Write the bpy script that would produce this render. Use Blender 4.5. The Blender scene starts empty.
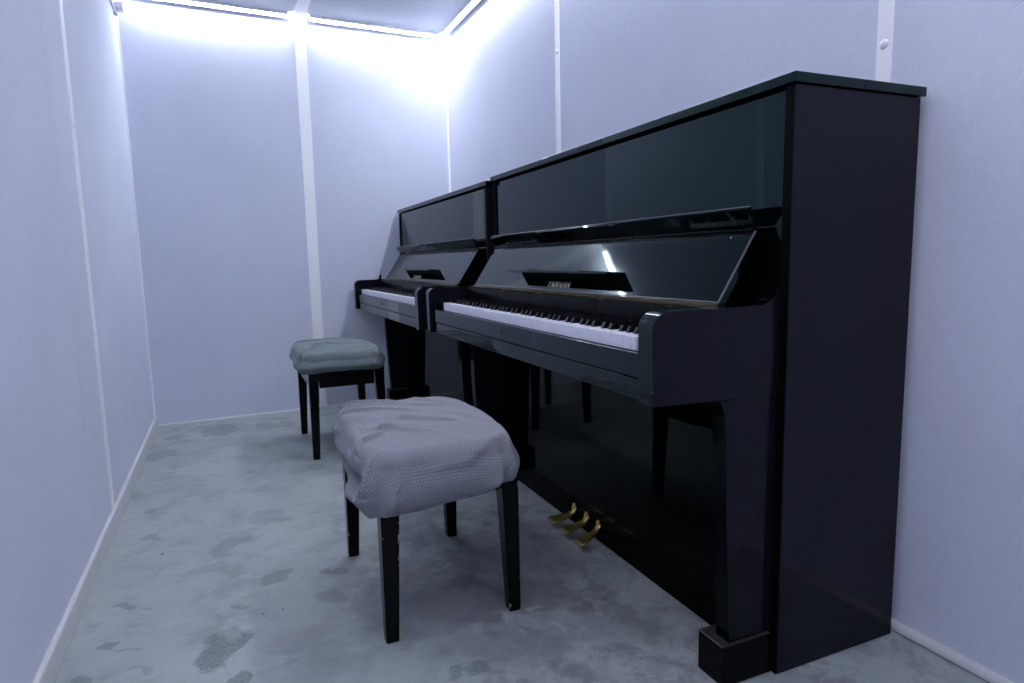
import bpy, bmesh, math, random
from mathutils import Vector, Matrix, noise
random.seed(7)
C = bpy.context.scene.collection
PI = math.pi

# ------------------------------------------------------------------ helpers
def mesh_obj(name, bm, mat, parent=None, smooth=None):
    me = bpy.data.meshes.new(name)
    bmesh.ops.recalc_face_normals(bm, faces=bm.faces)
    bm.to_mesh(me); bm.free()
    o = bpy.data.objects.new(name, me)
    C.objects.link(o)
    if mat: me.materials.append(mat)
    if parent: o.parent = parent
    if smooth is not None:
        for p in me.polygons: p.use_smooth = True
        if smooth > 0:
            me.set_sharp_from_angle(angle=math.radians(smooth))
            wn = o.modifiers.new('face_normals', 'WEIGHTED_NORMAL'); wn.mode = 'FACE_AREA'; wn.weight = 100; wn.keep_sharp = True
    return o

def bx(bm, x0, x1, y0, y1, z0, z1, bev=0.0, seg=2):
    vs = [bm.verts.new((x, y, z)) for x in (x0, x1) for y in (y0, y1) for z in (z0, z1)]
    idx = [(0,1,3,2),(4,6,7,5),(0,4,5,1),(2,3,7,6),(0,2,6,4),(1,5,7,3)]
    fs = [bm.faces.new([vs[i] for i in f]) for f in idx]
    if bev > 0:
        es = list({e for f in fs for e in f.edges})
        bmesh.ops.bevel(bm, geom=es, offset=bev, segments=seg, affect='EDGES', profile=0.5)
    return bm

def box(name, mat, parent, x0, x1, y0, y1, z0, z1, bev=0.0, seg=2):
    bm = bmesh.new(); bx(bm, x0, x1, y0, y1, z0, z1, bev, seg)
    return mesh_obj(name, bm, mat, parent, 80 if bev > 0 else None)

def prism_xz(name, mat, parent, pts, y0, y1, bev=0.0, seg=2):
    """polygon in x-z pushed from y0 to y1"""
    bm = bmesh.new()
    a = [bm.verts.new((x, y0, z)) for x, z in pts]
    b = [bm.verts.new((x, y1, z)) for x, z in pts]
    n = len(pts)
    bm.faces.new(a); bm.faces.new(b[::-1])
    for i in range(n):
        bm.faces.new((a[i], b[i], b[(i+1) % n], a[(i+1) % n]))
    if bev > 0:
        es = [e for e in bm.edges if len(e.link_faces) == 2 and e.calc_face_angle(0) > 0.5]
        bmesh.ops.bevel(bm, geom=es, offset=bev, segments=seg, affect='EDGES', profile=0.5)
    return mesh_obj(name, bm, mat, parent, 50)

def arc(cx, cz, r, a0, a1, n=6):
    return [(cx + r*math.cos(math.radians(a0+(a1-a0)*i/n)), cz + r*math.sin(math.radians(a0+(a1-a0)*i/n))) for i in range(n+1)]

def tube(bm, p0, p1, r0, r1=None, seg=12):
    r1 = r0 if r1 is None else r1
    p0 = Vector(p0); p1 = Vector(p1); d = p1-p0
    m = Matrix.Translation((p0+p1)/2) @ d.to_track_quat('Z', 'Y').to_matrix().to_4x4()
    bmesh.ops.create_cone(bm, cap_ends=True, segments=seg, radius1=r0, radius2=r1, depth=d.length, matrix=m)

def empty(name, loc, rz=0.0, label=None, cat=None, group=None):
    o = bpy.data.objects.new(name, None); C.objects.link(o)
    o.empty_display_size = 0.1
    o.location = loc; o.rotation_euler = (0, 0, rz)
    if label: o['label'] = label
    if cat: o['category'] = cat
    if group: o['group'] = group
    return o

def struct(o, label=None, cat=None):
    o['kind'] = 'structure'
    if label: o['label'] = label
    if cat: o['category'] = cat
    return o

# ------------------------------------------------------------------ materials
def mat_new(name):
    m = bpy.data.materials.new(name); m.use_nodes = True
    nt = m.node_tree; b = nt.nodes['Principled BSDF']
    return m, nt, b

def simple(name, col, rough=0.5, metal=0.0, ior=1.5, spec=0.5, tint=None):
    m, nt, b = mat_new(name)
    b.inputs['Base Color'].default_value = (*col, 1)
    b.inputs['Roughness'].default_value = rough
    b.inputs['Metallic'].default_value = metal
    b.inputs['IOR'].default_value = ior
    b.inputs['Specular IOR Level'].default_value = spec
    if tint: b.inputs['Specular Tint'].default_value = (*tint, 1)
    return m

def N(nt, t, **kw):
    n = nt.nodes.new(t)
    for k, v in kw.items(): setattr(n, k, v)
    return n

def noise_bump(nt, b, scale, strength, dist=0.002, detail=4, coord='Object', vscale=None):
    tc = N(nt, 'ShaderNodeTexCoord')
    src = tc.outputs[coord]
    if vscale:
        mp = N(nt, 'ShaderNodeMapping'); mp.inputs['Scale'].default_value = vscale
        nt.links.new(src, mp.inputs[0]); src = mp.outputs[0]
    nz = N(nt, 'ShaderNodeTexNoise'); nz.inputs['Scale'].default_value = scale; nz.inputs['Detail'].default_value = detail
    nt.links.new(src, nz.inputs['Vector'])
    bp = N(nt, 'ShaderNodeBump'); bp.inputs['Strength'].default_value = strength; bp.inputs['Distance'].default_value = dist
    nt.links.new(nz.outputs['Fac'], bp.inputs['Height'])
    nt.links.new(bp.outputs[0], b.inputs['Normal'])
    return nz

def gloss_black(name, base, rough, tint=None, smudge=0.03, ior=1.5, wear=False, chip=0.60):
    """polished lacquer with faint smudges; optional chipped edges showing the wood"""
    m, nt, b = mat_new(name)
    b.inputs['IOR'].default_value = ior
    if tint: b.inputs['Specular Tint'].default_value = (*tint, 1)
    b.inputs['Base Color'].default_value = (*base, 1)
    tc = N(nt, 'ShaderNodeTexCoord')
    nz = N(nt, 'ShaderNodeTexNoise'); nz.inputs['Scale'].default_value = 7; nz.inputs['Detail'].default_value = 6
    nt.links.new(tc.outputs['Object'], nz.inputs['Vector'])
    mr = N(nt, 'ShaderNodeMapRange'); mr.inputs['From Min'].default_value = .35; mr.inputs['From Max'].default_value = .7
    mr.inputs['To Min'].default_value = rough; mr.inputs['To Max'].default_value = rough+smudge
    nt.links.new(nz.outputs['Fac'], mr.inputs['Value'])
    nt.links.new(mr.outputs[0], b.inputs['Roughness'])
    if wear:
        bv = N(nt, 'ShaderNodeBevel'); bv.samples = 4; bv.inputs['Radius'].default_value = 0.004
        ge = N(nt, 'ShaderNodeNewGeometry')
        dt = N(nt, 'ShaderNodeVectorMath', operation='DOT_PRODUCT')
        nt.links.new(bv.outputs[0], dt.inputs[0]); nt.links.new(ge.outputs['Normal'], dt.inputs[1])
        lt = N(nt, 'ShaderNodeMath', operation='LESS_THAN'); lt.inputs[1].default_value = .96
        nt.links.new(dt.outputs['Value'], lt.inputs[0])
        n2 = N(nt, 'ShaderNodeTexNoise'); n2.inputs['Scale'].default_value = 48; n2.inputs['Detail'].default_value = 3
        nt.links.new(tc.outputs['Object'], n2.inputs['Vector'])
        gt = N(nt, 'ShaderNodeMath', operation='GREATER_THAN'); gt.inputs[1].default_value = chip
        nt.links.new(n2.outputs['Fac'], gt.inputs[0])
        mu = N(nt, 'ShaderNodeMath', operation='MULTIPLY')
        nt.links.new(lt.outputs[0], mu.inputs[0]); nt.links.new(gt.outputs[0], mu.inputs[1])
        mx = N(nt, 'ShaderNodeMix', data_type='RGBA')
        mx.inputs['A'].default_value = (*base, 1); mx.inputs['B'].default_value = (.42, .40, .36, 1)
        nt.links.new(mu.outputs[0], mx.inputs['Factor'])
        nt.links.new(mx.outputs['Result'], b.inputs['Base Color'])
    return m

M = {}
M['polish'] = gloss_black('black_polish', (.0006, .0016, .0018), .02, tint=(.47, .95, .92), smudge=.035, ior=1.43)
M['board'] = gloss_black('black_polish_lower', (.0001, .0002, .0002), .03, tint=(.42, .90, .86), smudge=.03, ior=1.23)
M['kick'] = gloss_black('black_scuffed_kick', (.0003, .0004, .0004), .2, ior=1.12)
M['arm_face'] = gloss_black('black_polish_arm', (.0006, .0016, .0018), .05, tint=(.55, .95, .90), smudge=.05, ior=1.44, wear=True, chip=.72)
M['fallboard'] = gloss_black('black_polish_hazed', (.0006, .0016, .0018), .025, tint=(.47, .95, .92), smudge=.05, ior=1.41)
M['side'] = gloss_black('black_satin_side', (.0080, .0082, .0140), .07, smudge=.06, ior=1.26)
M['arm'] = gloss_black('black_satin_arm', (.0060, .0063, .0105), .10, smudge=.06, ior=1.26, wear=True, chip=.72)
M['dull'] = simple('black_dull', (.0014, .0014, .0018), .7, spec=.06)
M['rail'] = gloss_black('black_rail', (.0012, .0016, .0018), .25, ior=1.15)
M['bench'] = gloss_black('bench_black', (.0006, .0008, .0009), .16, wear=True, chip=.66, ior=1.28)
M['toe'] = gloss_black('toe_black', (.0012, .0012, .0020), .12, ior=1.20, wear=True, chip=.69)
M['brass'] = simple('brass', (.66, .50, .18), .34, 1.0)
M['brass_dull'] = simple('aged_brass', (.13, .11, .065), .45, 1.0)
M['lettering'] = simple('inlay_metal', (.50, .48, .42), .5, .2)
M['dust'] = simple('dusty_black', (.022, .022, .024), .7, spec=.2)
M['edging'] = simple('rubbed_lit_edge', (.11, .115, .135), .4)  # pale rubbed edges; lit edge lines are put into this grey too
M['ivory'] = simple('white_key_plastic', (.72, .72, .80), .22)
M['ebony'] = gloss_black('black_key', (.004, .004, .005), .16)
M['rubber'] = simple('pale_rubber', (.55, .55, .52), .6)
M['felt'] = simple('rail_felt', (.07, .07, .08), .9, spec=.1)
M['white_trim'] = simple('white_plastic_trim', (.92, .925, .94), .45)
M['greyer_trim'] = simple('greyer_plastic_trim', (.86, .87, .91), .5)  # slightly darker trim along the left wall
M['cap'] = simple('white_cap', (.78, .80, .86), .4)
M['alu'] = simple('light_profile', (.80, .81, .84), .45)
M['skirting'] = simple('worn_white_skirting', (.56, .57, .59), .5)
M['grey_clip'] = simple('grey_clip', (.42, .44, .50), .5)

def wall_mat(name, col):
    m, nt, b = mat_new(name)
    tc = N(nt, 'ShaderNodeTexCoord')
    n1 = N(nt, 'ShaderNodeTexNoise'); n1.inputs['Scale'].default_value = 55; n1.inputs['Detail'].default_value = 6; n1.inputs['Roughness'].default_value = .65
    n2 = N(nt, 'ShaderNodeTexNoise'); n2.inputs['Scale'].default_value = 3; n2.inputs['Detail'].default_value = 4
    nt.links.new(tc.outputs['Object'], n1.inputs['Vector']); nt.links.new(tc.outputs['Object'], n2.inputs['Vector'])
    ad = N(nt, 'ShaderNodeMath', operation='ADD')
    nt.links.new(n1.outputs['Fac'], ad.inputs[0]); nt.links.new(n2.outputs['Fac'], ad.inputs[1])
    cr = N(nt, 'ShaderNodeValToRGB')
    cr.color_ramp.elements[0].position = .55; cr.color_ramp.elements[1].position = 1.45
    cr.color_ramp.elements[0].position = .3
    cr.color_ramp.elements[0].color = (*[c*.90 for c in col], 1); cr.color_ramp.elements[1].color = (*[min(1, c*1.08) for c in col], 1)
    mh = N(nt, 'ShaderNodeMath', operation='MULTIPLY'); mh.inputs[1].default_value = .5
    nt.links.new(ad.outputs[0], mh.inputs[0]); nt.links.new(mh.outputs[0], cr.inputs[0])
    nt.links.new(cr.outputs[0], b.inputs['Base Color'])
    b.inputs['Roughness'].default_value = .9
    b.inputs['Specular IOR Level'].default_value = .15
    n3 = N(nt, 'ShaderNodeTexNoise'); n3.inputs['Scale'].default_value = 160; n3.inputs['Detail'].default_value = 5
    nt.links.new(tc.outputs['Object'], n3.inputs['Vector'])
    bp = N(nt, 'ShaderNodeBump'); bp.inputs['Strength'].default_value = .35; bp.inputs['Distance'].default_value = .002
    nt.links.new(n3.outputs['Fac'], bp.inputs['Height']); nt.links.new(bp.outputs[0], b.inputs['Normal'])
    return m
WALLCOL = (.655, .69, .80)
M['wall'] = wall_mat('pale_felt_wall', WALLCOL)
M['ceiling'] = wall_mat('pale_ceiling', (.62, .65, .72))

# --- floor: painted screed with stains in their own place, and purplish light cast painted in
# x, y, half lengths, turn, strength, edge wander, kind
STAINS_AND_CASTS = [
    (-1.435, 0.621, 0.0514, 0.0893, -26.0, 0.9, 0.1, 'dark'),
    (-1.408, 0.478, 0.0258, 0.0264, -25.9, 0.8, 0.08, 'dark'),
    (-1.419, 1.205, 0.0481, 0.0734, -26.8, 0.45, 0.2, 'dark'),
    (-1.29, 1.396, 0.0712, 0.0723, -27.1, 0.35, 0.25, 'dark'),
    (-1.292, 0.914, 0.0513, 0.0467, -26.5, 0.55, 0.3, 'dark'),
    (-1.145, 0.893, 0.0523, 0.0181, -26.5, 0.7, 0.12, 'dark'),
    (-1.174, 0.748, 0.0455, 0.031, -26.3, 0.45, 0.2, 'dark'),
    (-1.386, 0.797, 0.0368, 0.0146, -26.3, 0.6, 0.2, 'dark'),
    (-1.668, 0.937, 0.0267, 0.0196, -26.3, 0.6, 0.3, 'dark'),
    (-1.617, 0.901, 0.0238, 0.0096, -26.3, 0.5, 0.2, 'dark'),
    (-1.682, 0.754, 0.0191, 0.0198, -26.0, 0.7, 0.3, 'dark'),
    (-1.642, 0.722, 0.0284, 0.0097, -26.0, 0.5, 0.2, 'dark'),
    (-1.708, 0.627, 0.0262, 0.0234, -25.9, 0.6, 0.3, 'dark'),
    (-1.594, 0.61, 0.0312, 0.0139, -25.9, 0.4, 0.3, 'dark'),
    (-1.651, 1.396, 0.0302, 0.0231, -26.8, 0.5, 0.3, 'dark'),
    (-1.658, 1.645, 0.0298, 0.0282, -27.1, 0.5, 0.3, 'dark'),
    (-1.44, 2.788, 0.1116, 0.1266, -28.7, 0.6, 0.35, 'dark'),
    (-1.174, 2.762, 0.1136, 0.088, -28.8, 0.5, 0.35, 'dark'),
    (-1.656, 2.729, 0.0645, 0.0569, -28.5, 0.5, 0.3, 'dark'),
    (-1.705, 2.427, 0.0684, 0.0961, -28.1, 0.45, 0.3, 'dark'),
    (-1.549, 2.871, 0.0566, 0.0631, -28.7, 0.3, 0.3, 'dark'),
    (-1.062, 1.89, 0.0531, 0.055, -27.8, 0.4, 0.2, 'dark'),
    (-0.933, 1.776, 0.052, 0.0669, -27.8, 0.5, 0.2, 'dark'),
    (-1.31, 1.945, 0.0525, 0.0261, -27.7, 0.3, 0.2, 'dark'),
    (-0.977, 0.298, 0.0214, 0.0376, -25.9, 0.7, 0.15, 'dark'),
    (-0.937, 0.294, 0.0216, 0.0312, -25.9, 0.7, 0.15, 'dark'),
    (-0.763, 0.305, 0.0953, 0.0976, -26.0, 0.7, 0.25, 'soft'),
    (-0.525, 0.337, 0.0319, 0.0369, -26.2, 0.7, 0.25, 'soft'),
    (-1.268, 0.574, 0.1063, 0.0839, -26.1, 0.5, 0.3, 'soft'),
    (-0.499, 0.251, 0.0609, 0.0339, -26.1, 0.5, 0.3, 'soft'),
    (-0.689, 0.508, 0.161, 0.0842, -26.3, 0.65, 0.3, 'purple_cast'),
    (-0.883, 0.582, 0.1349, 0.127, -26.3, 0.6, 0.35, 'purple_cast'),
    (-0.692, 0.735, 0.1462, 0.0925, -26.6, 0.6, 0.3, 'purple_cast'),
    (-0.438, 0.54, 0.0559, 0.0481, -26.5, 0.4, 0.3, 'soft'),
    (-0.559, 0.537, 0.0299, 0.0569, -26.5, 0.8, 0.2, 'light'),
    (-0.724, 0.465, 0.0152, 0.0142, -26.3, 0.9, 0.05, 'light'),
    (-0.681, 0.244, 0.1158, 0.1292, -26.0, 0.22, 0.22, 'ring'),
    (-1.395, 0.705, 0.0497, 0.0537, -26.1, 0.3, 0.3, 'light'),
    (-0.427, 0.412, 0.0784, 0.0532, -26.4, 0.4, 0.3, 'light'),
    (-1.604, 1.237, 0.0047, 0.0068, -26.7, 1.0, 0.05, 'spot'),
    (-1.341, 0.733, 0.0026, 0.0037, -26.2, 0.9, 0.05, 'spot'),
    (-1.293, 0.736, 0.0021, 0.0038, -26.2, 0.9, 0.05, 'spot'),
    (-0.881, 1.988, 0.0934, 0.1265, -28.1, 0.4, 0.3, 'soft'),
    (-0.477, 0.187, 0.0589, 0.0358, -26.1, 0.5, 0.3, 'soft'),
    (-0.836, 0.959, 0.0952, 0.0754, -26.8, 0.5, 0.35, 'soft'),
    (-0.147, -0.016, 0.0649, 0.0452, -26.0, 0.5, 0.35, 'soft'),
    (-0.62, 0.72, 0.20, 0.30, -20.0, 0.5, 0.30, 'purple_cast'),
    (-0.85, 0.35, 0.30, 0.10, -25.0, 0.45, 0.35, 'soft'),
    (-0.55, 0.30, 0.16, 0.10, -35.0, 0.55, 0.35, 'soft'),
    (-0.95, 0.62, 0.18, 0.22, 10.0, 0.5, 0.30, 'purple_cast'),
    (-0.40, 0.05, 0.10, 0.22, 15.0, 0.45, 0.35, 'soft'),
    (-0.45, -0.12, 0.30, 0.10, -10.0, 0.40, 0.30, 'soft'),
    (-1.20, 0.45, 0.12, 0.10, 20.0, 0.45, 0.40, 'soft'),
    (-1.18, 1.55, 0.14, 0.30, 10.0, 0.30, 0.35, 'soft'),
]
def floor_mat():
    m, nt, b = mat_new('grey_screed_floor')
    L = nt.links.new
    tc = N(nt, 'ShaderNodeTexCoord'); P = tc.outputs['Object']
    def nz(scale, det=5, rough=.55, dist=0.0, vs=None):
        src = P
        if vs:
            mp = N(nt, 'ShaderNodeMapping'); mp.inputs['Scale'].default_value = vs; L(P, mp.inputs[0]); src = mp.outputs[0]
        n = N(nt, 'ShaderNodeTexNoise'); n.inputs['Scale'].default_value = scale; n.inputs['Detail'].default_value = det
        n.inputs['Roughness'].default_value = rough; n.inputs['Distortion'].default_value = dist
        L(src, n.inputs['Vector']); return n.outputs['Fac']
    def rng(v, a, c, lo=0., hi=1.):
        r = N(nt, 'ShaderNodeMapRange', interpolation_type='SMOOTHSTEP')
        for k, x in zip(('From Min','From Max','To Min','To Max'), (a, c, lo, hi)): r.inputs[k].default_value = x
        L(v, r.inputs['Value']); return r.outputs[0]
    def math2(op, a, c):
        n = N(nt, 'ShaderNodeMath', operation=op)
        for i, x in enumerate((a, c)):
            if isinstance(x, (int, float)): n.inputs[i].default_value = x
            else: L(x, n.inputs[i])
        return n.outputs[0]
    def mix(f, a, c):
        n = N(nt, 'ShaderNodeMix', data_type='RGBA')
        if isinstance(f, (int, float)): n.inputs['Factor'].default_value = f
        else: L(f, n.inputs['Factor'])
        for k, x in (('A', a), ('B', c)):
            if isinstance(x, tuple): n.inputs[k].default_value = (*x, 1)
            else: L(x, n.inputs[k])
        return n.outputs['Result']
    base = mix(rng(nz(2.3, 6, .6, .2), .36, .64), FL_A, FL_B)
    base = mix(math2('MULTIPLY', rng(nz(6, 8, .68, .35), .45, .70), .60), base, FL_D)      # cloudy dark mottling
    base = mix(math2('MULTIPLY', rng(nz(5, 7, .7, .2, (1, 2.6, 1)), .52, .74), .45), base, FL_L)  # pale streaks
    base = mix(math2('MULTIPLY', rng(nz(60, 4, .7), .5, .75), .25), base, FL_D)
    # trodden area around the benches and pedals: rougher, darker mottling
    sx = N(nt, 'ShaderNodeSeparateXYZ'); L(P, sx.inputs[0])
    zone = math2('MULTIPLY', rng(math2('ADD', sx.outputs[0], math2('MULTIPLY', math2('SUBTRACT', nz(2.5, 3), .5), .9)), -1.25, -.80), rng(sx.outputs[1], 1.6, 1.0))
    base = mix(math2('MULTIPLY', math2('MULTIPLY', rng(nz(8, 10, .74, .5), .44, .62), zone), .75), base, FL_P)
    base = mix(math2('MULTIPLY', math2('MULTIPLY', rng(nz(11, 10, .75, .8, (1.4, 1, 1)), .50, .66), zone), .55), base, FL_L)
    base = mix(math2('MULTIPLY', rng(nz(26, 9, .8), .52, .70), .35), base, FL_D)
    # stains, scuffs and the painted purplish cast
    warp = N(nt, 'ShaderNodeTexNoise'); warp.inputs['Scale'].default_value = 15; warp.inputs['Detail'].default_value = 4; warp.inputs['Roughness'].default_value = .55
    L(P, warp.inputs['Vector'])
    wv = N(nt, 'ShaderNodeVectorMath', operation='SUBTRACT'); L(warp.outputs['Color'], wv.inputs[0]); wv.inputs[1].default_value = (.5, .5, .5)
    ws = N(nt, 'ShaderNodeVectorMath', operation='MULTIPLY'); L(wv.outputs[0], ws.inputs[0]); ws.inputs[1].default_value = (.11, .11, 0)
    wp = N(nt, 'ShaderNodeVectorMath', operation='ADD'); L(P, wp.inputs[0]); L(ws.outputs[0], wp.inputs[1])
    fine = rng(nz(120, 3, .7), .35, .65, .6, 1.0)
    for (x, y, rx, ry, ang, s, ed, kind) in STAINS_AND_CASTS:
        mp = N(nt, 'ShaderNodeMapping', vector_type='TEXTURE')
        mp.inputs['Location'].default_value = (x, y, 0); mp.inputs['Rotation'].default_value = (0, 0, math.radians(ang)); mp.inputs['Scale'].default_value = (rx, ry, 1)
        L(wp.outputs[0] if kind != 'spot' else P, mp.inputs[0])
        ln = N(nt, 'ShaderNodeVectorMath', operation='LENGTH'); L(mp.outputs[0], ln.inputs[0])
        d = math2('ADD', ln.outputs['Value'], math2('MULTIPLY', math2('SUBTRACT', warp.outputs['Fac'], .5), ed*4.5))
        if kind == 'ring': f = rng(math2('ABSOLUTE', math2('SUBTRACT', d, 1.0), 0), .0, .12, 1., 0.)
        else: f = rng(d, .78 if kind != 'soft' else .2, 1.08, 1., 0.)
        f = math2('MULTIPLY', math2('MULTIPLY', f, fine), s)
        base = mix(f, base, {'dark': FL_S, 'soft': FL_D, 'light': FL_L, 'ring': FL_L, 'purple_cast': FL_P, 'spot': (.02, .02, .02)}[kind])
    L(base, b.inputs['Base Color'])
    b.inputs['Roughness'].default_value = .62
    b.inputs['Specular IOR Level'].default_value = .3
    bp = N(nt, 'ShaderNodeBump'); bp.inputs['Strength'].default_value = .15; bp.inputs['Distance'].default_value = .002
    L(nz(40, 6, .7), bp.inputs['Height']); L(bp.outputs[0], b.inputs['Normal'])
    return m
FL_A = (.300, .350, .350); FL_B = (.345, .385, .385); FL_D = (.180, .208, .215); FL_L = (.45, .47, .48); FL_S = (.125, .158, .162); FL_P = (.160, .158, .178)
M['floor'] = floor_mat()

def emit_mat(name, col, strength):
    m = bpy.data.materials.new(name); m.use_nodes = True
    nt = m.node_tree; nt.nodes.clear()
    e = N(nt, 'ShaderNodeEmission'); e.inputs['Color'].default_value = (*col, 1); e.inputs['Strength'].default_value = strength
    o = N(nt, 'ShaderNodeOutputMaterial'); nt.links.new(e.outputs[0], o.inputs['Surface'])
    return m
LED_COL = (.85, .88, 1.0); LED_COL_B = (.89, .875, 1.0)
M['led'] = emit_mat('led_diffuser', LED_COL, 86.0)
M['led_b'] = emit_mat('led_diffuser_bright', LED_COL_B, 44.0)
M['led_fill'] = emit_mat('led_diffuser_fill', LED_COL_B, 14.0)
M['panel'] = emit_mat('fill_panel_diffuser', LED_COL_B, 8.0)

def checked_cloth(name, a, b_, cell, line):
    m, nt, b = mat_new(name)
    L = nt.links.new
    uv = N(nt, 'ShaderNodeUVMap')
    sp = N(nt, 'ShaderNodeSeparateXYZ'); L(uv.outputs[0], sp.inputs[0])
    fs = []
    for k in (0, 1):
        d = N(nt, 'ShaderNodeMath', operation='MULTIPLY'); d.inputs[1].default_value = 1/cell; L(sp.outputs[k], d.inputs[0])
        f = N(nt, 'ShaderNodeMath', operation='PINGPONG'); f.inputs[1].default_value = .5; L(d.outputs[0], f.inputs[0])
        r = N(nt, 'ShaderNodeMapRange'); r.inputs['From Min'].default_value = .5-line-.12; r.inputs['From Max'].default_value = .5-line*.3
        L(f.outputs[0], r.inputs['Value']); fs.append(r.outputs[0])
    mx = N(nt, 'ShaderNodeMath', operation='MAXIMUM'); L(fs[0], mx.inputs[0]); L(fs[1], mx.inputs[1])
    mi = N(nt, 'ShaderNodeMix', data_type='RGBA'); mi.inputs['A'].default_value = (*a, 1); mi.inputs['B'].default_value = (*b_, 1)
    L(mx.outputs[0], mi.inputs['Factor']); L(mi.outputs['Result'], b.inputs['Base Color'])
    b.inputs['Roughness'].default_value = .85; b.inputs['Specular IOR Level'].default_value = .2
    b.inputs['Sheen Weight'].default_value = .15
    bp = N(nt, 'ShaderNodeBump'); bp.inputs['Strength'].default_value = .4; bp.inputs['Distance'].default_value = .0015; bp.invert = True
    L(mx.outputs[0], bp.inputs['Height']); L(bp.outputs[0], b.inputs['Normal'])
    return m
M['check'] = checked_cloth('checked_cloth', (.242, .254, .283), (.165, .170, .205), .0069, .10)
def plain_cloth():
    m, nt, b = mat_new('plain_cloth')
    b.inputs['Base Color'].default_value = (.118, .152, .160, 1); b.inputs['Roughness'].default_value = .8
    b.inputs['Specular IOR Level'].default_value = .2; b.inputs['Sheen Weight'].default_value = .15
    noise_bump(nt, b, 300, .2, .001)
    return m
M['cloth'] = plain_cloth()

# ------------------------------------------------------------------ camera
F = 640.10; YAW, PITCH, ROLL = 0.4178, 0.1263, -0.0218
fw = Vector((math.sin(YAW)*math.cos(PITCH), math.cos(YAW)*math.cos(PITCH), -math.sin(PITCH)))
r = Vector((math.cos(YAW), -math.sin(YAW), 0)); u = r.cross(fw)
r2 = r*math.cos(ROLL)+u*math.sin(ROLL); u2 = -r*math.sin(ROLL)+u*math.cos(ROLL)
cd = bpy.data.cameras.new('camera'); cam = bpy.data.objects.new('camera', cd); C.objects.link(cam)
rot = Matrix((r2, u2, -fw)).transposed().to_4x4()
cam.matrix_world = Matrix.Translation((-1.3688, -.9116, .8702)) @ rot
cd.sensor_width = 36; cd.lens = F/1024*36; cd.clip_start = .02
bpy.context.scene.camera = cam

# ------------------------------------------------------------------ room shell
W, YN, H = 1.7692, -1.42, 2.2645
SK = math.tan(.0312)
def yf(x): return 3.0955 + SK*x          # the far wall is not quite square
def quad_slab(name, mat, pts, up):
    bm = bmesh.new()
    a = [bm.verts.new(p) for p in pts]; b_ = [bm.verts.new(Vector(p)+Vector(up)) for p in pts]
    bm.faces.new(a); bm.faces.new(b_[::-1]); n = len(pts)
    for i in range(n): bm.faces.new((a[i], b_[i], b_[(i+1) % n], a[(i+1) % n]))
    return mesh_obj(name, bm, mat)
T = .06
WL = -W-.008
struct(quad_slab('floor', M['floor'], [(-W-T, YN-T, 0), (T, YN-T, 0), (T, yf(0)+T, 0), (-W-T, yf(-W)+T, 0)], (0, 0, -.05)))
struct(quad_slab('ceiling', M['ceiling'], [(-W-T, YN-T, H), (T, YN-T, H), (T, yf(0)+T, H), (-W-T, yf(-W)+T, H)], (0, 0, .05)))
struct(quad_slab('wall_far', M['wall'], [(-W-T, yf(-W-T), 0), (T, yf(T), 0), (T, yf(T), H), (-W-T, yf(-W-T), H)], (0, T, 0)))
struct(quad_slab('wall_right', M['wall'], [(0, YN, 0), (0, yf(0), 0), (0, yf(0), H), (0, YN, H)], (T, 0, 0)))
struct(quad_slab('wall_left', M['wall'], [(WL, YN, 0), (WL, yf(WL), 0), (WL, yf(WL), H), (WL, YN, H)], (-T, 0, 0)))
struct(quad_slab('wall_near', M['wall'], [(-W-T, YN, 0), (T, YN, 0), (T, YN, H), (-W-T, YN, H)], (0, -T, 0)))

# trims: flat white bars over the panel joints, with round screw caps
def cap(parent, loc, nrm, rad=.011):
    bm = bmesh.new()
    bmesh.ops.create_uvsphere(bm, u_segments=16, v_segments=8, radius=rad)
    n = Vector(nrm)
    for v in bm.verts: v.co.z *= .4
    m = n.to_track_quat('Z', 'Y').to_matrix().to_4x4()
    bmesh.ops.transform(bm, matrix=Matrix.Translation(loc) @ m, verts=bm.verts)
    return mesh_obj('screw_cap', bm, M['cap'], parent, 0)
tn = [0]
def trim(*a, caps=(), nrm=(1, 0, 0), mat='white_trim', bev=.0015):
    tn[0] += 1
    o = struct(box(f'trim_{tn[0]}', M[mat], None, *a, bev))
    for c in caps: cap(o, c, nrm)
    return o
for y in (.104, 1.624):
    trim(-.004, .002, y-.018, y+.018, .02, H, caps=[(-.004, y, z) for z in (.46, .90, 1.325, 1.75)], nrm=(-1, 0, 0))
trim(-.0005, .001, -.0965, -.0935, .03, H, mat='wall', bev=0)
for y in (.06, 1.585):
    trim(WL-.002, WL+.004, y-.022, y+.022, .05, H, caps=[(WL+.004, y, z) for z in (.30, .93, 1.33, 1.75)], nrm=(1, 0, 0), mat='greyer_trim')
trim(WL-.001, WL+.0004, 1.288, 1.2905, .06, H, mat='wall', bev=0)
xc = -.880
o = trim(xc-.031, xc+.031, yf(xc)-.006, yf(xc)+.004, .01, H)
trim(xc-.032, xc+.032, YN, yf(xc)-.004, H-.005, H+.002)
trim(WL-.002, WL+.007, yf(WL)-.009, yf(WL)+.01, .05, H, mat='greyer_trim')
trim(-.012, .002, yf(0)-.012, yf(0)+.004, .01, H)
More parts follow.
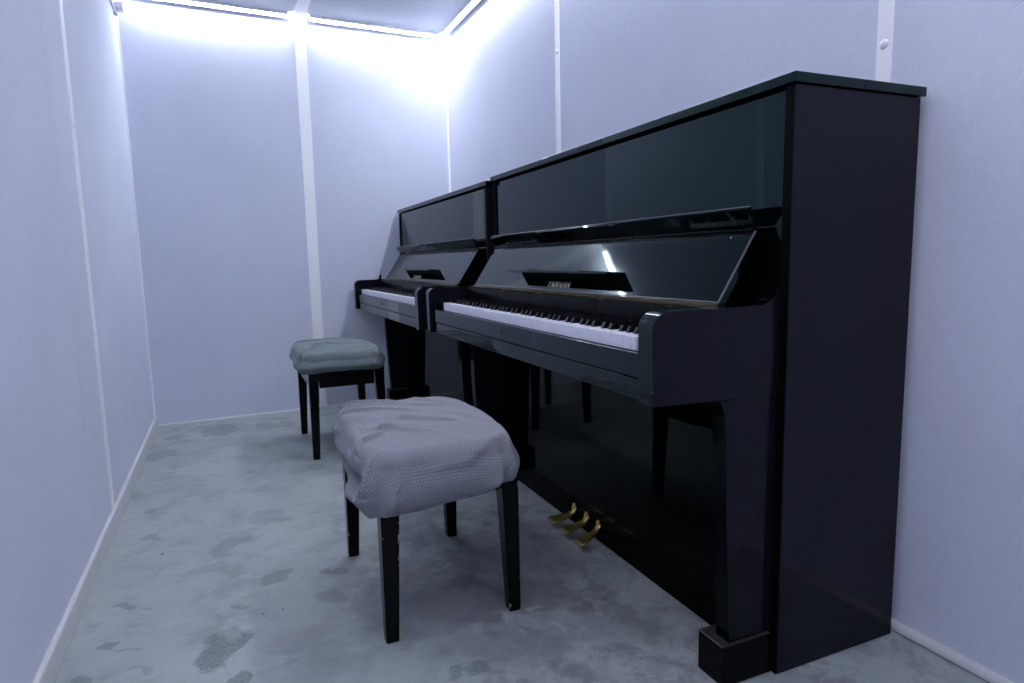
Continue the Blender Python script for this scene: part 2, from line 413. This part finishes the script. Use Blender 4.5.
# baseboards
def board_profile(name, pts, along):
    bm = bmesh.new()
    (xa, ya), (xb, yb) = along
    d = Vector((xb-xa, yb-ya, 0)); ln = d.length; d.normalize(); nrm = Vector((d.y, -d.x, 0))
    A = [bm.verts.new(Vector((xa, ya, z))+nrm*t) for t, z in pts]; B = [bm.verts.new(Vector((xb, yb, z))+nrm*t) for t, z in pts]
    bm.faces.new(A); bm.faces.new(B[::-1]); n = len(pts)
    for i in range(n): bm.faces.new((A[i], B[i], B[(i+1) % n], A[(i+1) % n]))
    return struct(mesh_obj(name, bm, M['skirting'], None, 40))
board_profile('baseboard_left', [(-.004, 0), (.016, 0), (.0165, .006), (.0135, .046), (.010, .051), (-.004, .053)], [(WL, YN), (WL, yf(WL))])
board_profile('baseboard_right', [(-.004, 0)] + [(.016*math.cos(a), .003+.0175*math.sin(a)) for a in [i*PI/14 for i in range(8)]] + [(-.004, .0205)], [(0, yf(0)), (0, YN)])
board_profile('baseboard_far', [(-.004, 0), (.008, 0), (.008, .006), (.004, .010), (-.004, .011)], [(WL, yf(WL)), (0, yf(0))])

# ------------------------------------------------------------------ LED strips
def led(label, p0, p1, mat, wall_side=1, group='white LED strips along the ceiling edge'):
    """a bar under the ceiling; wall_side = +1 when the wall lies to the left of p0 -> p1"""
    p0 = Vector(p0); p1 = Vector(p1); d = p1-p0; ln = d.length
    e = empty('led_strip_light', p0, math.atan2(d.y, d.x), label, 'ceiling light', group)
    w = wall_side                                  # corner profile: the diffuser faces down and into the room
    def run(pts, a, b_):
        m = bmesh.new()
        A = [m.verts.new((a, w*y, z)) for y, z in pts]; B = [m.verts.new((b_, w*y, z)) for y, z in pts]
        m.faces.new(A); m.faces.new(B[::-1])
        for i in range(len(pts)): m.faces.new((A[i], B[i], B[(i+1) % len(pts)], A[(i+1) % len(pts)]))
        return m
    mesh_obj('housing', run([(-.0135, -.0003), (.0135, -.0003), (.0135, -.0228), (.0122, -.0228), (.0122, -.002), (-.0122, -.002), (-.0122, -.0150), (-.0135, -.0150)], 0, ln), M['alu'], e)
    mesh_obj('diffuser', run([(.0120, -.0023), (.0120, -.0225), (-.0120, -.0120), (-.0120, -.0023)], .002, ln-.002), mat, e)
    return e
off = .038
led('white LED strip along the far wall, left of the ceiling joint bar', (-1.70, yf(-1.70)-off, H), (-.945, yf(-.945)-off, H), M['led'])
led('white LED strip along the far wall, from the joint bar to the right corner', (-.828, yf(-.828)-off, H), (-.056, yf(-.056)-off, H), M['led'])
led('white LED strip running along the right wall above the pianos', (-.042, yf(0)-off-.02, H), (-.042, .15, H), M['led'])
led('added white fill strip, out of view on the right wall nearer the viewer than the pianos', (-.042, .02, H), (-.042, YN+.06, H), M['led_fill'])  # added out of view to brighten the near end
led('white LED strip above the left wall, nearer the viewer', (WL+.042, YN+.06, H), (WL+.042, 1.30, H), M['led_b'])
e = empty('added_fill_panel', (-.88, -.75, H), 0, 'added square white fill panel, unseen above and behind the viewer', 'ceiling light')  # unseen fill light, added only for brightness
bm = bmesh.new(); bx(bm, -.31, .31, -.31, .31, -.014, -.0003, .002); mesh_obj('fill_panel_frame', bm, M['alu'], e)
bm = bmesh.new(); bx(bm, -.295, .295, -.295, .295, -.016, -.0142); mesh_obj('diffuser', bm, M['panel'], e)

# small clip and rod in the far left top corner
e = empty('cable_clip', (WL+.012, yf(WL)-.07, 2.140), 0, 'small pale clip with a thin grey rod at the top of the left wall', 'clip')
box('clip_body', M['white_trim'], e, -.012, .030, -.03, .03, .012, .045, .003)
bm = bmesh.new(); tube(bm, (-.003, -.26, -.012), (-.003, -.02, -.012), .006)
bx(bm, -.012, .004, -.035, -.015, -.02, .014)
mesh_obj('rod', bm, M['grey_clip'], e, 40)

# ------------------------------------------------------------------ pianos
def text_mesh(name, s, size, mat, parent, mw, xscale=1.0):
    cu = bpy.data.curves.new(name, 'FONT'); cu.body = s; cu.size = size; cu.align_x = 'CENTER'; cu.extrude = .0004; cu.space_character = 1.25; cu.offset = .0006
    to = bpy.data.objects.new(name+'_src', cu); C.objects.link(to)
    dg = bpy.context.evaluated_depsgraph_get(); dg.update()
    me = bpy.data.meshes.new_from_object(to.evaluated_get(dg))
    bpy.data.objects.remove(to, do_unlink=True); bpy.data.curves.remove(cu)
    me.transform(mw @ Matrix.Scale(xscale, 4, (1, 0, 0)))
    me.materials.clear(); me.materials.append(mat)
    o = bpy.data.objects.new(name, me); C.objects.link(o); o.parent = parent
    return o

def piano(loc, rz, Lp, Hp, D, label, far=False):
    R = empty('upright_piano', loc, rz, label, 'piano', 'black upright pianos against the right wall')
    lt = .019
    side_h = Hp-lt-.001
    # case
    box('side_panel', M['side'], R, 0, D, 0, .022, 0.001, side_h, .0015)
    box('side_panel', M['side'], R, 0, D, Lp-.022, Lp, 0.001, side_h, .0015)
    for y0, y1 in ((.0005, .0215), (Lp-.0215, Lp-.0005)):
        box('edge_strip', M['dull'], R, -.0022, -.0002, y0, y1, .002, side_h-.002)
    box('back_panel', M['dull'], R, D-.03, D-.004, .0225, Lp-.0225, .02, side_h-.01)
    hs = D*.50
    box('lid', M['polish'], R, -.009, hs, -.008, Lp+.008, Hp-lt, Hp, .002)
    box('lid_rear', M['polish'], R, hs+.0004, D+.006, -.008, Lp+.008, Hp-lt, Hp, .002)
    box('upper_panel', M['polish'], R, .004, .022, .0245, Lp-.0245, .80, Hp-lt-.007, .0015)
    box('lower_panel', M['board'], R, -.002, .016, .0235, Lp-.0235, .0918, .598, .0004)
    box('bottom_board', M['kick'], R, -.002, .016, .0235, Lp-.0235, .001, .0912, .0004)
    # key bed and arms
    ya0, ya1 = .018, .062
    box('key_bed', M['polish'], R, -.288, .0, ya1+.001, Lp-ya1-.001, .600, .640, .002)
    box('key_slip', M['polish'], R, -.290, -.2785, ya1+.001, Lp-ya1-.001, .642, .6900, .002)
    box('key_frame', M['dull'], R, -.270, -.03, ya1+.001, Lp-ya1-.001, .6405, .6895)
    prof = [(0, .592), (-.301, .600), (-.303, .735)] + arc(-.272, .740, .031, 175, 92, 7) + [(-.055, .7735)] + arc(-.055, .8225, .049, -85, -8, 8) + [(0, .818)]
    for s in (0, 1):
        y0, y1 = (ya0, ya1) if s == 0 else (Lp-ya1, Lp-ya0)
        am = prism_xz('arm', M['arm'], R, prof, y0, y1, .003, 3)
        am.data.materials.append(M['arm_face'])
        for pl in am.data.polygons:
            if abs(pl.normal.y) < .6: pl.material_index = 1
    for y0, y1 in ((ya1+.001, .105), (.107+52*.0241+.002, Lp-ya1-.001)):     # key blocks beside the keyboard
        box('key_block', M['rail'], R, -.270, -.150, y0, y1, .6905, .713, .003)
    k0 = .107; kw = .0241
    wbm = bmesh.new(); bx(wbm, -.2768, -.140, .0004, kw-.0004, .6906, .718, .0011)
    wk = mesh_obj('white_key', wbm, M['ivory'], R, 40)
    bbm = bmesh.new()
    top = [(-.2445, .0055), (-.150, .0055), (-.150, -.0055), (-.2445, -.0055)]
    bot = [(-.252, .0065), (-.150, .0065), (-.150, -.0065), (-.252, -.0065)]
    bt = [bbm.verts.new((x, y, .731)) for x, y in top]; bb = [bbm.verts.new((x, y, .716)) for x, y in bot]
    bbm.faces.new(bt); bbm.faces.new(bb[::-1])
    for i in range(4): bbm.faces.new((bb[i], bb[(i+1) % 4], bt[(i+1) % 4], bt[i]))
    bmesh.ops.bevel(bbm, geom=list(bbm.edges), offset=.0012, segments=2, affect='EDGES')
    bk = mesh_obj('black_key', bbm, M['ebony'], R, 40)
    # the lowest note (A) sits at the player's left, the far end
    first = True; firstb = True
    for i in range(52):
        o = wk if first else wk.copy()
        if not first: C.objects.link(o); o.parent = R
        first = False
        y = k0 + (51-i)*kw
        o.location = (0, y, 0)
        note = 'ABCDEFG'[i % 7]
        if note in 'ACDFG' and i < 51:
            q = bk if firstb else bk.copy()
            if not firstb: C.objects.link(q); q.parent = R
            firstb = False
            sh = {'C': .0025, 'D': -.0025, 'F': .003, 'G': 0, 'A': -.003}[note]
            q.location = (0, y + sh, 0)
    # rail behind the keys with the long hinge
    prism_xz('name_rail', M['rail'], R, [(-.156, .7288), (-.156, .750), (-.150, .768), (-.100, .772), (-.02, .772), (-.02, .728)], ya1+.001, Lp-ya1-.001, .0015, 2)
    box('rail_felt', M['felt'], R, -.1575, -.140, k0, k0+52*kw, .7235, .7285)
    bm = bmesh.new()
    bx(bm, -.140, -.114, ya1+.006, Lp-ya1-.006, .7702, .7732)
    tube(bm, (-.1165, ya1+.006, .7745), (-.1165, Lp-ya1-.006, .7745), .003, seg=8)
    mesh_obj('hinge', bm, M['brass_dull'], R, 40)
    # fallboard, opened and leaning back
    a = Vector((-.115, 0, .7765)); d = Vector((.094, 0, .144)).normalized(); n = Vector((-d.z, 0, d.x))   # n faces the player
    ln = .171; th = .017
    def P2(s, t): q = a + d*s + n*t; return (q.x, q.z)
    y0, y1 = .068, Lp-.068
    fb = prism_xz('fallboard', M['fallboard'], R, [P2(0, 0), P2(ln, 0), P2(ln, -th), P2(0, -th)], y0, y1, .002, 2)
    # raised black frame strip along the top edge of the board
    lp0 = Vector((-.0205, 0, .9275)); ld = Vector((-.0275, 0, .0325)).normalized(); lnn = Vector((-ld.z, 0, ld.x))
    def P3(s, t): q = lp0 + ld*s + lnn*t; return (q.x, q.z)
    prism_xz('fallboard_lip', M['polish'], fb, [P3(0, .0), P3(.040, .0), P3(.040, -.0125), P3(0, -.0125)], y0+.002, y1-.002, .004, 4)
    bm = bmesh.new()
    tube(bm, (-.0215, y0+.0, .921), (-.0215, y1, .921), .0045, seg=10)
    mesh_obj('lip_hinge', bm, M['rail'], fb, 40)
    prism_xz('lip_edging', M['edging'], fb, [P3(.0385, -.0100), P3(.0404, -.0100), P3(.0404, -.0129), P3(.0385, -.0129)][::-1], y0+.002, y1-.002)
    prism_xz('end_lit_line', M['edging'], fb, [P2(.002, .0004), P2(ln-.002, .0004), P2(ln-.002, -.0025), P2(.002, -.0025)], y0-.0006, y0+.0022)  # lit chamfer line of the board end, painted as a grey bead
    prism_xz('foot_lit_line', M['edging'], fb, [P2(.0022, .0006), P2(.0046, .0006), P2(.0046, -.001), P2(.0022, -.001)], y0+.002, y1-.002)  # lit line along the lower edge, painted the same way
    # music shelf folded out of the board
    c = Lp/2; hw = .315
    s0 = a + d*.060
    prism_xz('music_shelf', M['polish'], fb, [(s0.x, s0.z), (s0.x-.050, s0.z+.0045), (s0.x-.0505, s0.z+.0105), (s0.x+.004, s0.z+.0065)], c-hw, c+hw, .0015, 2)
    for yy in (c-.20, c+.12):
        box('page_stop', M['brass_dull'], fb, s0.x-.050, s0.x-.044, yy-.02, yy+.02, s0.z+.0100, s0.z+.0135, .001)
    # inlaid maker's lettering
    p = a + d*.0135 + n*.0003
    ex = Vector((0, -1, 0)); ey = d; ez = ex.cross(ey)
    mw = Matrix.Translation((p.x, c, p.z)) @ Matrix((ex, ey, ez)).transposed().to_4x4()
    text_mesh('inlaid_lettering', 'YAMAHA', .027, M['lettering'], fb, mw, 1.12)
    for yy in (y0+.06, y1-.06):
        bm = bmesh.new()
        q = a + d*(ln-.016)
        bmesh.ops.create_uvsphere(bm, u_segments=10, v_segments=6, radius=.0024, matrix=Matrix.Translation((q.x, yy, q.z)))
        mesh_obj('rubber_stud', bm, M['rubber'], fb, 0)
    # keyhole in the key slip
    bm = bmesh.new(); tube(bm, (-.292, c, .667), (-.288, c, .667), .0055, seg=20)
    for v in bm.verts: v.co.z = .667 + (v.co.z-.667)*1.5
    lk = mesh_obj('lock_plate', bm, M['brass_dull'], R, 40)
    bm = bmesh.new(); tube(bm, (-.2925, c, .669), (-.288, c, .669), .0022, seg=10); bx(bm, -.2925, -.288, c-.001, c+.001, .661, .669)
    mesh_obj('keyhole', bm, M['dull'], lk)
    # legs and toe blocks
    lprof = [(-.002, .0885), (-.109, .0885), (-.122, .34), (-.127, .50), (-.130, .545)] + [(-.134, .570), (-.143, .5935)] + [(-.002, .5935)]
    for s in (0, 1):
        y0l, y1l = (.0215, .060) if s == 0 else (Lp-.060, Lp-.0215)
        lg = prism_xz('leg', M['toe'], R, lprof, y0l, y1l, .002, 2)
        lg.data.materials.append(M['arm'])
        for pl in lg.data.polygons:
            if abs(pl.normal.y) > .9: pl.material_index = 1
        y0l, y1l = (.012, .090) if s == 0 else (Lp-.090, Lp-.012)
        ya, yb = (y0l, y1l)
        tb = box('toe_block', M['toe'], R, -.131, -.004, ya, yb, .001, .088, .003, 3)
        tb.data.materials.append(M['dust'])
        for pl in tb.data.polygons:
            if pl.normal.z > .9: pl.material_index = 1
        box('rubbed_lit_edging', M['edging'], tb, -.1314, -.1296, ya+.004, yb-.004, .0862, .0880, .0005)  # rubbed edge with its highlight line put into the grey
    # pedals
    for yy, dv in ((c+.098, .0), (c+.017, -.005), (c-.056, -.028)):
        bm = bmesh.new()
        sec = [(.006, .060, .0085, .007), (-.004, .050, .010, .009), (-.016, .037, .012, .009), (-.032, .033, .0125, .008), (-.046, .0315, .015, .0075), (-.056, .0305, .0215, .0075), (-.070, .0295, .025, .008), (-.085, .028, .025, .0085), (-.093, .0268, .022, .0075)]
        rings = []
        for (x, z, hw_, hh) in sec:
            sh = dv*max(0, min(1, (-x-.012)/.06)); rings.append([bm.verts.new((x, yy + sh + hw_*math.copysign(abs(math.cos(t))**.7, math.cos(t)), z + hh*math.sin(t))) for t in [k*2*PI/12 for k in range(12)]])
        for i in range(len(rings)-1):
            for k in range(12): bm.faces.new((rings[i][k], rings[i][(k+1) % 12], rings[i+1][(k+1) % 12], rings[i+1][k]))
        bm.faces.new(rings[0][::-1]); bm.faces.new(rings[-1])
        # upright neck of the pedal
        tube(bm, (-.010, yy, .036), (-.004, yy, .070), .0085, .0062, 10)
        mesh_obj('pedal', bm, M['brass'], R, 50)
    if far:
        bm = bmesh.new(); bx(bm, -.150, -.138, Lp-.050, Lp-.040, .772, .800, .002); bx(bm, -.160, -.138, Lp-.05, Lp-.04, .772, .778, .001)
        mesh_obj('fallboard_prop', bm, M['dull'], R)
    return R

piano((-.3771, 0, 0), -.0151, 1.5302, 1.2046, .3461, 'nearer and larger black upright piano with its whole satin end panel showing')
piano((-.3721, 1.550, 0), -.0096, 1.4925, 1.1913, .3461, 'farther black upright piano standing between the near piano and the far wall', far=True)

# ------------------------------------------------------------------ benches
def fold_field(folds, P, n):
    """pleats: each one runs from A to B, steep on one flank and soft on the other"""
    h = 0
    for (A, B, w, amp) in folds:
        A = Vector(A); B = Vector(B); d = B-A; L2 = d.length_squared
        t0 = (P-A).dot(d)/L2
        t = max(0, min(1, t0))
        v = P-(A+d*t)
        s = v.dot(n.cross(d.normalized()))
        r_ = v.length
        k = w*(2.2 if s > 0 else .75)
        h += math.exp(-(r_/k)**2)*amp*(1-.6*t)
    return h

def cover(name, mat, parent, ax, by, ztop, hem, folds, seed, drop_fold=.006, bulge=.012, crown=.012, nfold=9):
    bm = bmesh.new(); uvl = bm.loops.layers.uv.new('UVMap')
    NT, NS = 320, 100
    n_top = 50
    off3 = Vector((seed*3.1, seed*1.7, seed))
    grid = []; uvg = []
    for j in range(NS+1):
        row = []; uvr = []
        for i in range(NT):
            th = 2*PI*i/NT
            c, s = math.cos(th), math.sin(th)
            pw = 2/(5.2 + 2.5*max(0, (j-n_top)/(NS-n_top)))
            ex = math.copysign(abs(c)**pw, c); ey = math.copysign(abs(s)**pw, s)
            hz = hem(ex, ey)
            if j <= n_top:
                k = j/n_top; f = k
                R = .88*f
                x, y = ax*ex*R, by*ey*R
                z = ztop + crown*(1-f**2.5)
                arcl = 0
            else:
                k = (j-n_top)/(NS-n_top)
                # quarter round then the hanging side, tucked in at the hem
                if k < .35:
                    a = k/.35*PI/2
                    R = .88 + .12*math.sin(a); z = ztop - (1-math.cos(a))*.036
                else:
                    q = (k-.35)/.65
                    R = 1.0 + bulge/ax*math.sin(q*PI)*.9 - .030*q**3
                    z = (ztop-.036)*(1-q) + hz*q
                x, y = ax*ex*R, by*ey*R
                arcl = (ztop - z)
            # displacement
            P = Vector((x, y, z))
            edge = 0 if j <= n_top else min(1, (j-n_top)/(NS-n_top)*1.6)
            nn = Vector((ex*edge, ey*edge, 1-edge+.001)).normalized()
            x += -.022*max(0, -y/by)*(1 if z > hz+.01 else .8); P.x = x
            h = fold_field(folds, P, nn)
            h += noise.noise(P*8+off3)*.006 + (.5-abs(noise.noise(Vector((P.x*14, P.y*14, P.z*8))+off3)))*.007*(.35+edge)
            nx, ny = ex, ey; l = math.hypot(nx, ny) or 1
            nx, ny = nx/l, ny/l
            if edge > 0:
                ph = th*nfold + 3*noise.noise(Vector((x*6, y*6, seed)))+ (ztop-z)*14
                sd = (math.sin(ph)*.6+math.sin(ph*1.73+1)*.4)
                sd = math.copysign(abs(sd)**.8, sd)
                P += Vector((nx, ny, 0))*(sd*drop_fold*edge + noise.noise(P*12+off3)*.008*edge)
            top_w = 1-edge
            P += Vector((nx*edge, ny*edge, 1-.7*edge))*h
            row.append(bm.verts.new(P)); 
            sc = 1 + arcl/max(.05, math.hypot(ax*ex, by*ey))
            uvr.append((ax*ex*min(R, 1)*sc if j > n_top else x, by*ey*min(R, 1)*sc if j > n_top else y))
        grid.append(row); uvg.append(uvr)
    # merge the pole
    for j in range(NS):
        for i in range(NT):
            i2 = (i+1) % NT
            if j == 0:
                f = None
            f = bm.faces.new((grid[j][i], grid[j+1][i], grid[j+1][i2], grid[j][i2]))
            for lp, uv in zip(f.loops, (uvg[j][i], uvg[j+1][i], uvg[j+1][i2], uvg[j][i2])): lp[uvl].uv = uv
    bmesh.ops.remove_doubles(bm, verts=grid[0], dist=.01)
    bmesh.ops.smooth_vert(bm, verts=bm.verts, factor=.3, use_axis_x=True, use_axis_y=True, use_axis_z=True)
    o = mesh_obj(name, bm, mat, parent, 0)
    md = o.modifiers.new('thickness', 'SOLIDIFY'); md.thickness = .003; md.offset = -1
    return o

def bench(loc, label, lx, ly, leg_top, apron_z, cov):
    R = empty('piano_bench', loc, 0, label, 'bench', 'cloth covered piano benches')
    # tapered square legs
    for sx in (-1, 1):
        for sy in (-1, 1):
            bm = bmesh.new()
            xo, yo = sx*lx, sy*ly
            def rect(w, z, k): return [bm.verts.new((xo - sx*a*w, yo - sy*b_*w, z)) for a, b_ in ((0, 0), (1, 0), (1, 1), (0, 1))]
            lo = rect(.030, 0.0005, 0); hi = rect(.046, leg_top, 1)
            bm.faces.new(lo); bm.faces.new(hi)
            for i in range(4): bm.faces.new((lo[i], lo[(i+1) % 4], hi[(i+1) % 4], hi[i]))
            bmesh.ops.recalc_face_normals(bm, faces=bm.faces)
            bmesh.ops.bevel(bm, geom=list(bm.edges), offset=.002, segments=2, affect='EDGES')
            mesh_obj('leg', bm, M['bench'], R, 40)
    z0, z1 = apron_z
    for sy in (-1, 1):
        box('apron', M['bench'], R, -lx+.046, lx-.046, min(sy*(ly-.008), sy*(ly-.028)), max(sy*(ly-.008), sy*(ly-.028)), z0, z1, .0015)
    for sx in (-1, 1):
        box('apron', M['bench'], R, min(sx*(lx-.008), sx*(lx-.028)), max(sx*(lx-.008), sx*(lx-.028)), -ly+.046, ly-.046, z0, z1, .0015)
    box('cushion', M['dull'], R, -lx+.025, lx-.025, -ly+.025, ly-.025, z1+.0005, cov['ztop']-.012, .012, 3)
    cover('seat_cover', cov['mat'], R, cov['ax'], cov['by'], cov['ztop'], cov['hem'], cov['folds'], cov['seed'], cov.get('drop', .006), cov.get('bulge', .012), cov.get('crown', .012), cov.get('nfold', 9))
    return R

def hem1(ex, ey):
    z = .322
    if ex < 0 and ey < 0: z -= .016*abs(ex*ey)          # slumps over the near left corner
    if ex < 0 and ey > 0: z += .045*abs(ex)*ey
    if ex > 0 and ey < 0: z += .034*(abs(ex)**2)*abs(ey)
    return z
bench((-.919, .722, 0), 'nearer piano bench with a fine checked grey cloth cover', .170, .258, .375, (.318, .372),
      dict(mat=M['check'], ax=.192, by=.288, ztop=.456, hem=hem1, seed=1.0, drop=.008, bulge=.010, crown=.010, nfold=8,
           folds=[((-.17, .26, .46), (.09, .10, .465), .007, .017), ((-.185, .17, .46), (.00, .06, .465), .006, .013), ((-.185, .08, .46), (.05, -.10, .465), .007, .020), ((.07, .0, .465), (.14, -.13, .46), .008, .009),
                  ((-.19, -.04, .45), (-.02, -.15, .465), .007, .012), ((-.12, -.08, .465), (.03, -.25, .455), .009, .010),
                  ((-.235, -.22, .43), (-.13, -.12, .465), .009, .024), ((-.08, -.30, .315), (-.01, -.285, .42), .009, .026),
                  ((.02, -.30, .320), (.025, -.29, .405), .009, .022), ((.025, -.29, .405), (.13, -.26, .455), .010, .020), ((-.225, -.285, .325), (-.185, -.27, .45), .010, .030),
                  ((-.15, -.30, .305), (-.115, -.285, .42), .009, .020), ((-.195, .20, .40), (-.19, -.05, .44), .009, .012), ((-.215, -.23, .398), (-.20, .06, .350), .011, -.046), ((-.215, -.25, .355), (-.20, -.02, .335), .012, .030), ((-.215, -.20, .437), (-.20, .05, .395), .012, .024),
                  ((-.15, .20, .46), (-.02, .17, .46), .006, .010), ((.05, .24, .46), (.16, .02, .46), .009, .009), ((.09, -.29, .34), (.15, -.24, .44), .010, .020)]))
def hem2(ex, ey):
    return .398 - (.008*abs(ex*ey) if ey < 0 else 0)
bench((-.895, 2.250, 0), 'farther piano bench with a plain grey-green cloth cover', .168, .258, .430, (.322, .390),
      dict(mat=M['cloth'], ax=.190, by=.285, ztop=.480, hem=hem2, seed=4.0, drop=.007, bulge=.012, crown=.016, nfold=8,
           folds=[((-.17, .20, .495), (.10, .10, .495), .012, .012), ((-.18, -.02, .495), (.04, -.10, .495), .012, .015), ((-.20, -.22, .47), (-.05, -.06, .495), .012, .014),
                  ((.15, -.2, .48), (.02, .06, .495), .016, .010), ((-.08, -.29, .41), (.02, -.22, .48), .014, .014), ((.08, -.29, .41), (.12, -.24, .47), .012, .010),
                  ((-.18, -.29, .42), (-.15, -.25, .47), .012, .012), ((-.2, .2, .44), (-.19, -.1, .46), .014, .012)]))

# ------------------------------------------------------------------ world and view
w = bpy.data.worlds.new('world'); bpy.context.scene.world = w; w.use_nodes = True
w.node_tree.nodes['Background'].inputs[0].default_value = (0, 0, 0, 1)
sc = bpy.context.scene
sc.view_settings.view_transform = 'Standard'; sc.view_settings.look = 'None'
sc.view_settings.exposure = 0.14; sc.view_settings.gamma = 1.0; sc.view_settings.use_curve_mapping = False
sc.cycles.use_denoising = True
sc.cycles.max_bounces = 10; sc.cycles.diffuse_bounces = 6; sc.cycles.glossy_bounces = 5
sc.cycles.sample_clamp_indirect = 8.0
